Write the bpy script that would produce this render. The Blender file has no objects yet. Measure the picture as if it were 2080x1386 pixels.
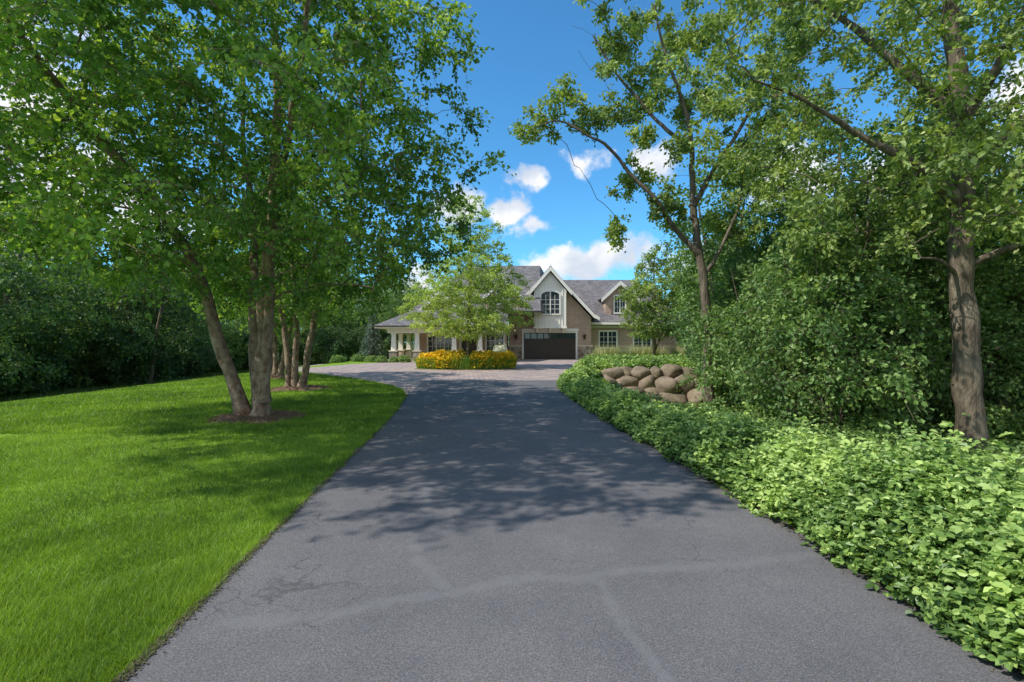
import bpy, math, bmesh
import numpy as np
from mathutils import Vector
rng = np.random.default_rng(11)
D = bpy.data
scene = bpy.context.scene
scene.view_settings.view_transform = 'Standard'
scene.view_settings.look = 'None'
scene.view_settings.exposure = 0

def link(o, parent=None):
    scene.collection.objects.link(o)
    if parent: o.parent = parent
    return o
def empty(name, loc=(0,0,0)):
    e = D.objects.new(name, None); e.location = loc
    e.empty_display_size = 0.3
    return link(e)
def S(a, b, x):
    t = np.clip((x-a)/(b-a), 0, 1); return t*t*(3-2*t)
def nrm(v):
    return v/np.maximum(np.linalg.norm(v, axis=-1, keepdims=True), 1e-9)
def snoise(x, y, z=0, f=1.0, s=0.0):
    return (np.sin(x*f*1.7+s)*np.cos(y*f*1.3-s*2)+np.sin(x*f*.9-y*f*1.1+z*f*1.5+s)+np.sin(z*f*1.9+y*f*.7+s*3)*.7+.5*np.sin(x*f*3.1+z*f*2.7+s))/3.2

# ------------------------------------------------------------ materials
def nt(name):
    m = D.materials.new(name); m.use_nodes = True
    t = m.node_tree; t.nodes.clear()
    return m, t, t.nodes, t.links
def nd(t, typ, **kw):
    n = t.nodes.new(typ)
    for k, v in kw.items():
        if k.startswith('i_'):
            n.inputs[k[2:].replace('_', ' ')].default_value = v
        else: setattr(n, k, v)
    return n
def ramp(t, stops, interp='LINEAR'):
    r = t.nodes.new('ShaderNodeValToRGB'); r.color_ramp.interpolation = interp
    e = r.color_ramp.elements
    e[0].position = stops[0][0]; e[0].color = (*stops[0][1], 1)
    e[1].position = stops[-1][0]; e[1].color = (*stops[-1][1], 1)
    for p, c in stops[1:-1]:
        x = e.new(p); x.color = (*c, 1)
    return r
def mixc(t, mode, fac, a, b):
    m = t.nodes.new('ShaderNodeMix'); m.data_type = 'RGBA'; m.blend_type = mode
    for sock, v in ((m.inputs[0], fac), (m.inputs[6], a), (m.inputs[7], b)):
        if isinstance(v, bpy.types.NodeSocket): t.links.new(v, sock)
        elif isinstance(v, (int, float)): sock.default_value = v
        else: sock.default_value = (*v, 1)
    return m.outputs[2]
def leaf_mat(name, dark, mid, light, trans=0.35, tcol=(1.6, 1.5, .7), nscale=0.5, rough=.5):
    m, t, N, L = nt(name)
    at = nd(t, 'ShaderNodeAttribute', attribute_name='rnd')
    r = ramp(t, [(0, dark), (.5, mid), (1, light)])
    L.new(at.outputs['Fac'], r.inputs[0])
    co = nd(t, 'ShaderNodeTexCoord')
    no = nd(t, 'ShaderNodeTexNoise', i_Scale=nscale, i_Detail=3.0)
    L.new(co.outputs['Object'], no.inputs['Vector'])
    r2 = ramp(t, [(.3, (.62, .70, .70)), (.7, (1.34, 1.27, 1.1))])
    L.new(no.outputs[0], r2.inputs[0])
    c = mixc(t, 'MULTIPLY', 1.0, r.outputs[0], r2.outputs[0])
    p = nd(t, 'ShaderNodeBsdfPrincipled', i_Roughness=rough)
    p.inputs['Specular IOR Level'].default_value = .45
    L.new(c, p.inputs['Base Color'])
    tc = mixc(t, 'MULTIPLY', 1.0, c, tcol)
    tr = nd(t, 'ShaderNodeBsdfTranslucent'); L.new(tc, tr.inputs[0])
    mx = nd(t, 'ShaderNodeMixShader'); mx.inputs[0].default_value = trans
    L.new(p.outputs[0], mx.inputs[1]); L.new(tr.outputs[0], mx.inputs[2])
    o = nd(t, 'ShaderNodeOutputMaterial'); L.new(mx.outputs[0], o.inputs[0])
    return m
def noisy_mat(name, cols, scale=4, stretch=(1, 1, 1), rough=.85, bump=.3, detail=6, spec=.25, bscale=None, bdist=.02):
    m, t, N, L = nt(name)
    co = nd(t, 'ShaderNodeTexCoord'); mp = nd(t, 'ShaderNodeMapping')
    mp.inputs['Scale'].default_value = stretch
    L.new(co.outputs['Object'], mp.inputs[0])
    no = nd(t, 'ShaderNodeTexNoise', i_Scale=scale, i_Detail=float(detail), i_Roughness=.65)
    L.new(mp.outputs[0], no.inputs['Vector'])
    n = len(cols)
    r = ramp(t, [(.25+.5*i/(n-1), c) for i, c in enumerate(cols)])
    L.new(no.outputs[0], r.inputs[0])
    p = nd(t, 'ShaderNodeBsdfPrincipled', i_Roughness=rough)
    p.inputs['Specular IOR Level'].default_value = spec
    L.new(r.outputs[0], p.inputs['Base Color'])
    if bump:
        n2 = nd(t, 'ShaderNodeTexNoise', i_Scale=bscale or scale*3, i_Detail=5.0)
        L.new(mp.outputs[0], n2.inputs['Vector'])
        b = nd(t, 'ShaderNodeBump', i_Strength=bump, i_Distance=bdist)
        L.new(n2.outputs[0], b.inputs['Height']); L.new(b.outputs[0], p.inputs['Normal'])
    o = nd(t, 'ShaderNodeOutputMaterial'); L.new(p.outputs[0], o.inputs[0])
    return m

M = {}
M['birch_leaf'] = leaf_mat('birch_leaves', (.07, .155, .038), (.15, .295, .06), (.40, .56, .12), .45, (1.5, 1.35, .6))
M['oak_leaf'] = leaf_mat('oak_leaves', (.12, .19, .055), (.24, .34, .09), (.48, .57, .2), .40, (1.35, 1.3, .6))
M['wood_leaf'] = leaf_mat('woodland_leaves', (.06, .12, .04), (.14, .25, .075), (.36, .49, .18), .37)
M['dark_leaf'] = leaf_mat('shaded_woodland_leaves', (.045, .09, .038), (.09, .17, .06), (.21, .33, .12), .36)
M['locust_leaf'] = leaf_mat('yellow_green_leaves', (.3, .42, .08), (.42, .54, .13), (.56, .66, .22), .42, (1.15, 1.15, .6))
M['hedge_leaf'] = leaf_mat('sumac_leaves', (.07, .14, .04), (.24, .38, .10), (.54, .68, .24), .36, (1.25, 1.2, .6), 1.3, .42)
M['grass'] = leaf_mat('lawn_blades', (.055, .11, .014), (.215, .36, .036), (.47, .60, .12), .38, (1.3, 1.25, .5), .8)
M['wgrass'] = leaf_mat('wild_grass_blades', (.11, .19, .05), (.22, .32, .09), (.40, .45, .18), .35)
M['spruce'] = leaf_mat('spruce_needles', (.09, .14, .11), (.15, .22, .17), (.24, .32, .25), .05)
M['plume'] = leaf_mat('grass_plumes', (.3, .34, .16), (.45, .44, .26), (.6, .55, .38), .35)
M['lily'] = leaf_mat('lily_leaves', (.14, .28, .04), (.24, .40, .06), (.34, .5, .08), .35)
M['flower'] = leaf_mat('yellow_petals', (.78, .42, .01), (.9, .62, .02), (.93, .76, .05), .3, (1, 1, .6))
M['whitefl'] = leaf_mat('white_blossoms', (.5, .55, .4), (.65, .68, .55), (.78, .78, .7), .3, (1, 1, 1))
M['birch_bark'] = noisy_mat('birch_bark', [(.06, .04, .027), (.17, .115, .075), (.30, .22, .155), (.46, .37, .28)], 7, (1, 1, .8), bump=.9, bdist=.03)
M['oak_bark'] = noisy_mat('oak_bark', [(.045, .035, .027), (.11, .088, .065), (.2, .163, .12), (.3, .25, .19)], 9, (1, 1, .22), bump=1.0, bdist=.05)
M['mulch'] = noisy_mat('mulch', [(.07, .045, .03), (.27, .17, .11), (.55, .4, .27)], 28, bump=1.0, bdist=.03)
M['boulder'] = noisy_mat('boulder_stone', [(.10, .078, .055), (.22, .17, .12), (.35, .28, .21)], 2.2, bump=.6, bdist=.04)
M['core'] = noisy_mat('groundcover_core', [(.012, .026, .008), (.03, .06, .015)], 6, bump=.0)  # dark green filler mound added inside the leaves to block see-through
M['white'] = noisy_mat('white_trim_paint', [(.78, .755, .69), (.85, .82, .76)], 3, rough=.5, bump=0)
M['cream'] = noisy_mat('cream_ceiling', [(.70, .6, .46), (.76, .66, .5)], 3, rough=.6, bump=0)
M['metal'] = noisy_mat('dark_bronze_metal', [(.03, .022, .016), (.05, .035, .025)], 6, rough=.4, bump=0)
M['door'] = noisy_mat('dark_door_wood', [(.035, .025, .02), (.065, .045, .036)], 3, (1, 1, 8), rough=.35, bump=0, spec=.5)

def glass_mat():
    m, t, N, L = nt('window_glass')
    p = nd(t, 'ShaderNodeBsdfPrincipled', i_Roughness=.04)
    p.inputs['Base Color'].default_value = (.03, .045, .06, 1); p.inputs['Specular IOR Level'].default_value = 1.0
    o = nd(t, 'ShaderNodeOutputMaterial'); L.new(p.outputs[0], o.inputs[0]); return m
M['glass'] = glass_mat()
def brick_like(name, c1, c2, mo, ms, bw, rh, mode):
    m, t, N, L = nt(name)
    co = nd(t, 'ShaderNodeTexCoord'); sp = nd(t, 'ShaderNodeSeparateXYZ'); cb = nd(t, 'ShaderNodeCombineXYZ')
    L.new(co.outputs['Object'], sp.inputs[0])
    if mode == 'roof':
        ad = nd(t, 'ShaderNodeMath', operation='ADD'); L.new(sp.outputs['X'], ad.inputs[0]); L.new(sp.outputs['Y'], ad.inputs[1]); L.new(ad.outputs[0], cb.inputs[0])
    else: L.new(sp.outputs['X'], cb.inputs[0])
    L.new(sp.outputs['Z'], cb.inputs[1])
    b = nd(t, 'ShaderNodeTexBrick', i_Scale=1.0)
    b.inputs['Color1'].default_value = (*c1, 1); b.inputs['Color2'].default_value = (*c2, 1); b.inputs['Mortar'].default_value = (*mo, 1)
    b.inputs['Mortar Size'].default_value = ms; b.inputs['Brick Width'].default_value = bw; b.inputs['Row Height'].default_value = rh
    L.new(cb.outputs[0], b.inputs['Vector'])
    no = nd(t, 'ShaderNodeTexNoise', i_Scale=.9, i_Detail=5.0); L.new(co.outputs['Object'], no.inputs['Vector'])
    r = ramp(t, [(.3, (.85, .85, .86)), (.7, (1.12, 1.1, 1.08))]); L.new(no.outputs[0], r.inputs[0])
    c = mixc(t, 'MULTIPLY', 1.0, b.outputs[0], r.outputs[0])
    p = nd(t, 'ShaderNodeBsdfPrincipled', i_Roughness=.82); L.new(c, p.inputs['Base Color'])
    o = nd(t, 'ShaderNodeOutputMaterial'); L.new(p.outputs[0], o.inputs[0]); return m
M['siding'] = brick_like('shingle_siding', (.55, .40, .31), (.47, .34, .26), (.25, .18, .135), .012, .22, .16, 'wall')
M['roof'] = brick_like('asphalt_shingles', (.21, .195, .195), (.115, .105, .11), (.06, .055, .06), .01, .3, .11, 'roof')
def stone_mat():
    m, t, N, L = nt('fieldstone_veneer')
    co = nd(t, 'ShaderNodeTexCoord')
    v = nd(t, 'ShaderNodeTexVoronoi', i_Scale=4.0); L.new(co.outputs['Object'], v.inputs['Vector'])
    sp = nd(t, 'ShaderNodeSeparateColor'); L.new(v.outputs['Color'], sp.inputs[0])
    r = ramp(t, [(0, (.2, .14, .1)), (.4, (.4, .3, .22)), (.7, (.3, .26, .22)), (1, (.5, .42, .34))])
    L.new(sp.outputs[0], r.inputs[0])
    v2 = nd(t, 'ShaderNodeTexVoronoi', i_Scale=4.0, feature='DISTANCE_TO_EDGE'); L.new(co.outputs['Object'], v2.inputs['Vector'])
    r2 = ramp(t, [(.0, (.4, .4, .4)), (.08, (1, 1, 1))]); L.new(v2.outputs['Distance'], r2.inputs[0])
    c = mixc(t, 'MULTIPLY', 1.0, r.outputs[0], r2.outputs[0])
    p = nd(t, 'ShaderNodeBsdfPrincipled', i_Roughness=.85); L.new(c, p.inputs['Base Color'])
    o = nd(t, 'ShaderNodeOutputMaterial'); L.new(p.outputs[0], o.inputs[0]); return m
M['stone'] = stone_mat()
def paver_mat():
    m, t, N, L = nt('brick_pavers')
    co = nd(t, 'ShaderNodeTexCoord'); mp = nd(t, 'ShaderNodeMapping'); mp.inputs['Rotation'].default_value = (0, 0, .6)
    L.new(co.outputs['Object'], mp.inputs[0])
    b = nd(t, 'ShaderNodeTexBrick', i_Scale=1.0)
    b.inputs['Color1'].default_value = (.46, .35, .30, 1); b.inputs['Color2'].default_value = (.31, .26, .245, 1)
    b.inputs['Mortar'].default_value = (.15, .13, .12, 1)
    b.inputs['Mortar Size'].default_value = .012; b.inputs['Brick Width'].default_value = .3; b.inputs['Row Height'].default_value = .18
    L.new(mp.outputs[0], b.inputs['Vector'])
    no = nd(t, 'ShaderNodeTexNoise', i_Scale=1.2, i_Detail=4.0); L.new(co.outputs['Object'], no.inputs['Vector'])
    r = ramp(t, [(.3, (.75, .75, .8)), (.7, (1.2, 1.15, 1.1))]); L.new(no.outputs[0], r.inputs[0])
    c = mixc(t, 'MULTIPLY', 1.0, b.outputs[0], r.outputs[0])
    p = nd(t, 'ShaderNodeBsdfPrincipled', i_Roughness=.85); L.new(c, p.inputs['Base Color'])
    o = nd(t, 'ShaderNodeOutputMaterial'); L.new(p.outputs[0], o.inputs[0]); return m
M['paver'] = paver_mat()
def asphalt_mat():
    m, t, N, L = nt('asphalt')
    co = nd(t, 'ShaderNodeTexCoord')
    n1 = nd(t, 'ShaderNodeTexNoise', i_Scale=110.0, i_Detail=3.0); L.new(co.outputs['Object'], n1.inputs['Vector'])
    r1 = ramp(t, [(.3, (.082, .079, .085)), (.5, (.13, .125, .131)), (.72, (.21, .203, .209))]); L.new(n1.outputs[0], r1.inputs[0])
    n2 = nd(t, 'ShaderNodeTexNoise', i_Scale=.7, i_Detail=6.0, i_Roughness=.7); L.new(co.outputs['Object'], n2.inputs['Vector'])
    r2 = ramp(t, [(.3, (.8, .8, .82)), (.7, (1.17, 1.15, 1.12))]); L.new(n2.outputs[0], r2.inputs[0])
    c = mixc(t, 'MULTIPLY', 1.0, r1.outputs[0], r2.outputs[0])
    v = nd(t, 'ShaderNodeTexVoronoi', i_Scale=26.0); L.new(co.outputs['Object'], v.inputs['Vector'])
    rv = ramp(t, [(.05, (1, 1, 1)), (.13, (0, 0, 0))]); L.new(v.outputs['Distance'], rv.inputs[0])
    sc = nd(t, 'ShaderNodeSeparateColor'); L.new(v.outputs['Color'], sc.inputs[0])
    for th, col, ch in ((.88, (.33, .32, .29), 0), (.88, (.03, .03, .032), 1)):
        g = nd(t, 'ShaderNodeMath', operation='GREATER_THAN'); g.inputs[1].default_value = th; L.new(sc.outputs[ch], g.inputs[0])
        mu = nd(t, 'ShaderNodeMath', operation='MULTIPLY'); L.new(g.outputs[0], mu.inputs[0]); L.new(rv.outputs[0], mu.inputs[1])
        c = mixc(t, 'MIX', mu.outputs[0], c, col)
    dn = nd(t, 'ShaderNodeTexNoise', i_Scale=2.5, i_Detail=6.0); L.new(co.outputs['Object'], dn.inputs['Vector'])
    dv = nd(t, 'ShaderNodeVectorMath', operation='MULTIPLY_ADD'); dv.inputs[1].default_value = (.7, .7, 0)
    L.new(dn.outputs['Color'], dv.inputs[0]); L.new(co.outputs['Object'], dv.inputs[2])
    vc = nd(t, 'ShaderNodeTexVoronoi', i_Scale=.42, feature='DISTANCE_TO_EDGE'); L.new(dv.outputs[0], vc.inputs['Vector'])
    rc = ramp(t, [(.0, (1, 1, 1)), (.0035, (0, 0, 0))]); L.new(vc.outputs['Distance'], rc.inputs[0])
    nm = nd(t, 'ShaderNodeTexNoise', i_Scale=.8); L.new(co.outputs['Object'], nm.inputs['Vector'])
    rm = ramp(t, [(.5, (0, 0, 0)), (.56, (.6, .6, .6))]); L.new(nm.outputs[0], rm.inputs[0])
    m2 = nd(t, 'ShaderNodeMath', operation='MULTIPLY'); L.new(rc.outputs[0], m2.inputs[0]); L.new(rm.outputs[0], m2.inputs[1])
    c = mixc(t, 'MIX', m2.outputs[0], c, (.045, .045, .048))
    at = nd(t, 'ShaderNodeAttribute', attribute_name='seal')
    ns = nd(t, 'ShaderNodeTexNoise', i_Scale=6.0, i_Detail=9.0, i_Roughness=.75); L.new(co.outputs['Object'], ns.inputs['Vector'])
    ma = nd(t, 'ShaderNodeMath', operation='MULTIPLY_ADD'); ma.inputs[1].default_value = 1.7; L.new(ns.outputs[0], ma.inputs[0]); L.new(at.outputs['Fac'], ma.inputs[2])
    mr = nd(t, 'ShaderNodeMapRange', interpolation_type='SMOOTHSTEP'); mr.inputs['From Min'].default_value = 1.25; mr.inputs['From Max'].default_value = 1.8; mr.inputs['To Max'].default_value = .5; L.new(ma.outputs[0], mr.inputs[0])
    c = mixc(t, 'MIX', mr.outputs[0], c, (.172, .168, .172))
    p = nd(t, 'ShaderNodeBsdfPrincipled', i_Roughness=.8); p.inputs['Specular IOR Level'].default_value = .25
    L.new(c, p.inputs['Base Color'])
    bm = nd(t, 'ShaderNodeBump', i_Strength=.45, i_Distance=.005)
    L.new(n1.outputs[0], bm.inputs['Height']); L.new(bm.outputs[0], p.inputs['Normal'])
    o = nd(t, 'ShaderNodeOutputMaterial'); L.new(p.outputs[0], o.inputs[0]); return m
M['asphalt'] = asphalt_mat()
def ground_mat():
    m, t, N, L = nt('ground_soil_and_turf')
    co = nd(t, 'ShaderNodeTexCoord')
    n1 = nd(t, 'ShaderNodeTexNoise', i_Scale=1.2, i_Detail=8.0, i_Roughness=.75); L.new(co.outputs['Object'], n1.inputs['Vector'])
    r1 = ramp(t, [(.3, (.11, .2, .017)), (.5, (.17, .29, .026)), (.7, (.25, .37, .045))]); L.new(n1.outputs[0], r1.inputs[0])
    n2 = nd(t, 'ShaderNodeTexNoise', i_Scale=3.0, i_Detail=8.0, i_Roughness=.75); L.new(co.outputs['Object'], n2.inputs['Vector'])
    r2 = ramp(t, [(.35, (.04, .042, .02)), (.5, (.08, .105, .035)), (.68, (.16, .21, .065))]); L.new(n2.outputs[0], r2.inputs[0])
    at = nd(t, 'ShaderNodeAttribute', attribute_name='wood')
    c = mixc(t, 'MIX', at.outputs['Fac'], r1.outputs[0], r2.outputs[0])
    p = nd(t, 'ShaderNodeBsdfPrincipled', i_Roughness=.95); p.inputs['Specular IOR Level'].default_value = .1
    L.new(c, p.inputs['Base Color'])
    n3 = nd(t, 'ShaderNodeTexNoise', i_Scale=40.0, i_Detail=4.0); L.new(co.outputs['Object'], n3.inputs['Vector'])
    bm = nd(t, 'ShaderNodeBump', i_Strength=.7, i_Distance=.03); L.new(n3.outputs[0], bm.inputs['Height']); L.new(bm.outputs[0], p.inputs['Normal'])
    o = nd(t, 'ShaderNodeOutputMaterial'); L.new(p.outputs[0], o.inputs[0]); return m
M['ground'] = ground_mat()

# ------------------------------------------------------------ mesh builder
class MB:
    def __init__(s): s.V = []; s.R = []; s.F = []; s.n = 0
    def add(s, v, faces, mat=0, rnd=None, smooth=False):
        v = np.asarray(v, float).reshape(-1, 3)
        faces = np.asarray(faces, np.int64)
        s.V.append(v); s.R.append(np.zeros(len(v)) if rnd is None else rnd)
        s.F.append((faces+s.n, mat, smooth)); s.n += len(v)
    def addf(s, faces, mat=0, smooth=False):
        base = s.n-len(s.V[-1]); s.F.append((np.asarray(faces, np.int64)+base, mat, smooth))
    def mesh(s, name, mats, attrs=None):
        V = np.concatenate(s.V); me = D.meshes.new(name)
        me.vertices.add(len(V)); me.vertices.foreach_set('co', V.astype(np.float32).ravel())
        li = np.concatenate([f.ravel() for f, _, _ in s.F])
        tot = np.concatenate([np.full(len(f), f.shape[1]) for f, _, _ in s.F])
        mi = np.concatenate([np.full(len(f), m) for f, m, _ in s.F])
        sm = np.concatenate([np.full(len(f), k) for f, _, k in s.F])
        st = np.concatenate([[0], np.cumsum(tot)[:-1]])
        me.loops.add(len(li)); me.loops.foreach_set('vertex_index', li.astype(np.int32))
        me.polygons.add(len(tot)); me.polygons.foreach_set('loop_start', st.astype(np.int32))
        me.polygons.foreach_set('material_index', mi.astype(np.int32))
        me.polygons.foreach_set('use_smooth', sm.astype(bool))
        a = me.attributes.new('rnd', 'FLOAT', 'POINT'); a.data.foreach_set('value', np.concatenate(s.R).astype(np.float32))
        for k, v in (attrs or {}).items():
            a = me.attributes.new(k, 'FLOAT', 'POINT'); a.data.foreach_set('value', v.astype(np.float32))
        for m in mats: me.materials.append(m)
        me.update(calc_edges=True); me.validate()
        return me
    def obj(s, name, mats, parent=None, attrs=None):
        return link(D.objects.new(name, s.mesh(name, mats, attrs)), parent)

def add_leaves(mb, P, dr, nr, ln, wd, rnd, mat=1, fold=.18, oval=False):
    n = len(P); dr = nrm(dr); s = nrm(np.cross(dr, nr)); n2 = np.cross(s, dr)
    ln = np.broadcast_to(ln, n)[:, None]; wd = np.broadcast_to(wd, n)[:, None]
    if not oval:
        v = np.stack([P, P+dr*ln*.5+s*wd*.5+n2*wd*fold, P+dr*ln, P+dr*ln*.5-s*wd*.5+n2*wd*fold], 1)
        b = np.arange(n)[:, None]*4
        f = np.concatenate([b+[0, 2, 1], b+[0, 3, 2]])
        mb.add(v, f, mat, np.repeat(rnd, 4))
    else:
        v = np.stack([P, P+dr*ln*.3+s*wd*.42+n2*wd*fold, P+dr*ln*.75+s*wd*.4+n2*wd*fold, P+dr*ln-n2*wd*.15,
                      P+dr*ln*.75-s*wd*.4+n2*wd*fold, P+dr*ln*.3-s*wd*.42+n2*wd*fold], 1)
        b = np.arange(n)[:, None]*6
        f = np.concatenate([b+[0, 3, 2, 1], b+[0, 5, 4, 3]])
        mb.add(v, f, mat, np.repeat(rnd, 6))
def add_segs(mb, A, B, r0, r1, mat=0):
    n = len(A); t = nrm(B-A); ref = np.where(np.abs(t[:, 2:3]) > .8, [[1., 0, 0]], [[0, 0, 1.]])
    u = nrm(np.cross(t, ref)); w = np.cross(t, u)
    r0 = np.broadcast_to(r0, n)[:, None]; r1 = np.broadcast_to(r1, n)[:, None]
    vs = []
    for k in range(3):
        a = k*2*math.pi/3; d = u*math.cos(a)+w*math.sin(a); vs += [A+d*r0, B+d*r1]
    v = np.stack(vs, 1); b = np.arange(n)[:, None]*6
    f = np.concatenate([b+[0, 2, 3, 1], b+[2, 4, 5, 3], b+[4, 0, 1, 5]])
    mb.add(v, f, mat)
def add_tube(mb, pts, rad, sides=6, mat=0):
    pts = np.asarray(pts, float); n = len(pts)
    if n < 2: return
    t = nrm(np.gradient(pts, axis=0)); m = np.abs(t.mean(0)); ref = np.zeros(3); ref[np.argmin(m)] = 1
    u = nrm(np.cross(t, ref)); w = np.cross(t, u)
    a = np.arange(sides)*2*math.pi/sides
    v = pts[:, None]+(u[:, None]*np.cos(a)[None, :, None]+w[:, None]*np.sin(a)[None, :, None])*np.asarray(rad)[:, None, None]
    i = np.arange(n-1)[:, None]*sides; k = np.arange(sides); k2 = (k+1) % sides
    f = np.stack([i+k, i+k2, i+sides+k2, i+sides+k], -1).reshape(-1, 4)
    mb.add(v, f, mat, smooth=True)
def catmull(P, step=.25):
    P = np.asarray(P, float); out = []
    Q = np.vstack([2*P[0]-P[1], P, 2*P[-1]-P[-2]])
    for i in range(1, len(Q)-2):
        m = max(1, int(np.linalg.norm(Q[i+1][:3]-Q[i][:3])/step))
        for k in range(m):
            t = k/m
            out.append(.5*((2*Q[i])+(-Q[i-1]+Q[i+1])*t+(2*Q[i-1]-5*Q[i]+4*Q[i+1]-Q[i+2])*t*t+(-Q[i-1]+3*Q[i]-3*Q[i+1]+Q[i+2])*t**3))
    out.append(P[-1]); return np.array(out)

def thin(P, dmin, nmax):
    K = np.zeros((nmax, 3)); c = 0
    for p in P:
        if c == 0 or np.min(((K[:c]-p)**2).sum(1)) > dmin*dmin:
            K[c] = p; c += 1
            if c == nmax: break
    return K[:c]

def build_tree(name, trunks, targets, mats, center, leaf=.09, lw=.7, ntw=7, L=.6, nl=22, zmin=2., droop=.35, tip=.006,
               flare=True, sides=9, updown=.8, jit=.05, upn=.6, hz=.55, twig=True, obj=True, parent=None, bare=None, oval=False):
    mb = MB(); pos = np.zeros((60000, 3)); par = []; fix = []; n = 0; paths = []
    for tr in trunks:
        d = catmull(tr); idx = []
        w = np.cumsum(rng.normal(0, .018, (len(d), 2)), 0); w -= np.linspace(0, 1, len(d))[:, None]*w[-1]
        d[:, :2] += w
        for p in d:
            pos[n] = p[:3]; par.append(idx[-1] if idx else -1); fix.append(p[3]); idx.append(n); n += 1
        paths.append(idx)
    allt = targets if bare is None else np.vstack([targets, bare])
    dd = np.array([np.min(((pos[:n]-p)**2).sum(1)) for p in allt]); order = np.argsort(dd)
    for oi in order:
        tg = allt[oi]; q = pos[:n]; us = q[:, 2] > zmin
        dist = np.sqrt(((q-tg)**2).sum(1))
        cost = dist+updown*np.maximum(0, q[:, 2]-tg[2]+.25*np.hypot(q[:, 0]-tg[0], q[:, 1]-tg[1]))+100*(~us)
        j = int(np.argmin(cost)); p0 = pos[j].copy(); ds = dist[j]
        m = max(2, int(ds/.35)); c1 = p0+(tg-p0)*.45+np.array([0, 0, .18*ds])+rng.normal(0, .06*ds, 3)
        idx = [j]
        for k in range(1, m+1):
            t = k/m; pos[n] = (1-t)**2*p0+2*t*(1-t)*c1+t*t*tg
            if k < m: pos[n] += rng.normal(0, .025, 3)
            par.append(idx[-1]); fix.append(0); idx.append(n); n += 1
        paths.append(idx)
    flow = np.zeros(n); par = np.array(par); fix = np.array(fix)
    haskid = np.zeros(n, bool); haskid[par[par >= 0]] = True
    flow[~haskid] = tip**2.2
    for i in range(n-1, -1, -1):
        if par[i] >= 0: flow[par[i]] += flow[i]
    r = np.minimum(flow**(1/2.2), .14)
    for i in range(n):
        if fix[i] > 0: r[i] = fix[i]
        elif par[i] >= 0: r[i] = min(r[i], r[par[i]]*(.7 if fix[par[i]] > 0 else 1))
    for pi, idx in enumerate(paths):
        rr = r[idx].copy()
        tp = pos[idx].copy()
        if pi < len(trunks):
            if flare and fix[idx[0]] > .05:
                z0 = tp[0, 2]; rr = rr*(1+.4*np.exp(-(tp[:, 2]-z0)/.2))
            rr = rr*(1+.05*np.sin(np.arange(len(rr))*1.3+pi)+rng.normal(0, .025, len(rr)))
            add_tube(mb, tp, rr, sides)
        else:
            rr[0] = rr[1]
            add_tube(mb, tp, rr, 5 if rr[0] > .02 else 4)
    T = np.repeat(targets, ntw, 0); cr = np.repeat(rng.random(len(targets)), ntw)
    d = rng.normal(0, 1, T.shape); d[:, 2] *= hz; d = nrm(d)+.45*nrm(T-np.asarray(center)); d = nrm(d)
    Lr = L*rng.uniform(.45, 1.15, len(T))[:, None]
    tips = T+d*Lr; tips[:, 2] -= droop*Lr[:, 0]
    if twig: add_segs(mb, T, tips, .006, .0025)
    A = np.repeat(T, nl, 0); B = np.repeat(tips, nl, 0); t = rng.uniform(.1, 1.05, len(A))[:, None]
    P = A+(B-A)*t+rng.normal(0, jit, A.shape)
    P[:, 2] += .12*np.sin(t[:, 0]*3.14)*np.repeat(Lr[:, 0], nl)
    dr = .5*nrm(B-A)+rng.normal(0, .6, A.shape); dr[:, 2] -= .25
    nr = rng.normal(0, .6, A.shape); nr[:, 2] += upn
    rnd = np.clip(.5*np.repeat(cr, nl)+.6*rng.random(len(P))-.06, 0, 1)
    sz = leaf*rng.uniform(.7, 1.25, len(P))
    add_leaves(mb, P, dr, nr, sz, sz*lw, rnd, 1, oval=oval)
    if obj: return mb.obj(name, mats, parent)
    return mb.mesh(name, mats)

def crown_pts(n, lo, hi, inside, dmin, nmax, gap=.0, gf=.8, seed=1.):
    P = rng.uniform(lo, hi, (n, 3)); k = inside(P)
    if gap: k &= snoise(P[:, 0], P[:, 1], P[:, 2], gf, seed) > -gap
    return thin(P[k], dmin, nmax)
def ell(c, r, inner=0.):
    c = np.array(c); r = np.array(r)
    def f(P):
        q = (P-c)/r; d = np.sqrt((q**2).sum(1))
        lim = 1+.16*np.sin(q[:, 0]*5+c[0])*np.cos(q[:, 1]*4+c[1])+.1*np.sin(q[:, 2]*9+q[:, 0]*3)
        return (d < lim) & (d > inner)
    return f

# ------------------------------------------------------------ layout curves (metres)
LY = [-12, 2.45, 4.9, 9, 12, 15.2, 21]; LX = [-2.6, -1.96, -2.16, -2.5, -2.8, -3.25, -4.2]
RY = [-12, 2.5, 4.9, 9.1, 12.5, 15.9, 18.5, 21, 24, 28, 33]; RX = [3.2, 2.6, 2.5, 2.18, 1.95, 1.78, 1.85, 2.2, 2.9, 3.8, 4.8]
OY = [-12, 2, 4, 6.2, 8, 12.6, 18, 22, 24.6]; OX = [5.0, 4.8, 4.4, 3.8, 3.4, 2.8, 2.7, 3.2, 4.3]
xl = lambda y: np.interp(y, LY, LX)
xr = lambda y: np.interp(y, RY, RX)
xo = lambda y: np.interp(y, OY, OX)
def height(x, y):
    o = np.interp(y, OY, OX)
    a = S(o-.1, o+2.4, x)
    dep = .6+.75*S(12, 21, y)
    b = 1-S(24.8, 25.7, y)*(1-S(10, 14, x))
    b = b*(1-S(33, 38, y))
    zr = -dep*a*b
    zl = -1.1*S(13, 21, -x)
    und = .05*snoise(x, y, 0, .35, 1)*S(5, 10, np.abs(x))*(y < 55)
    return zr+zl+und*0.8
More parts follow.
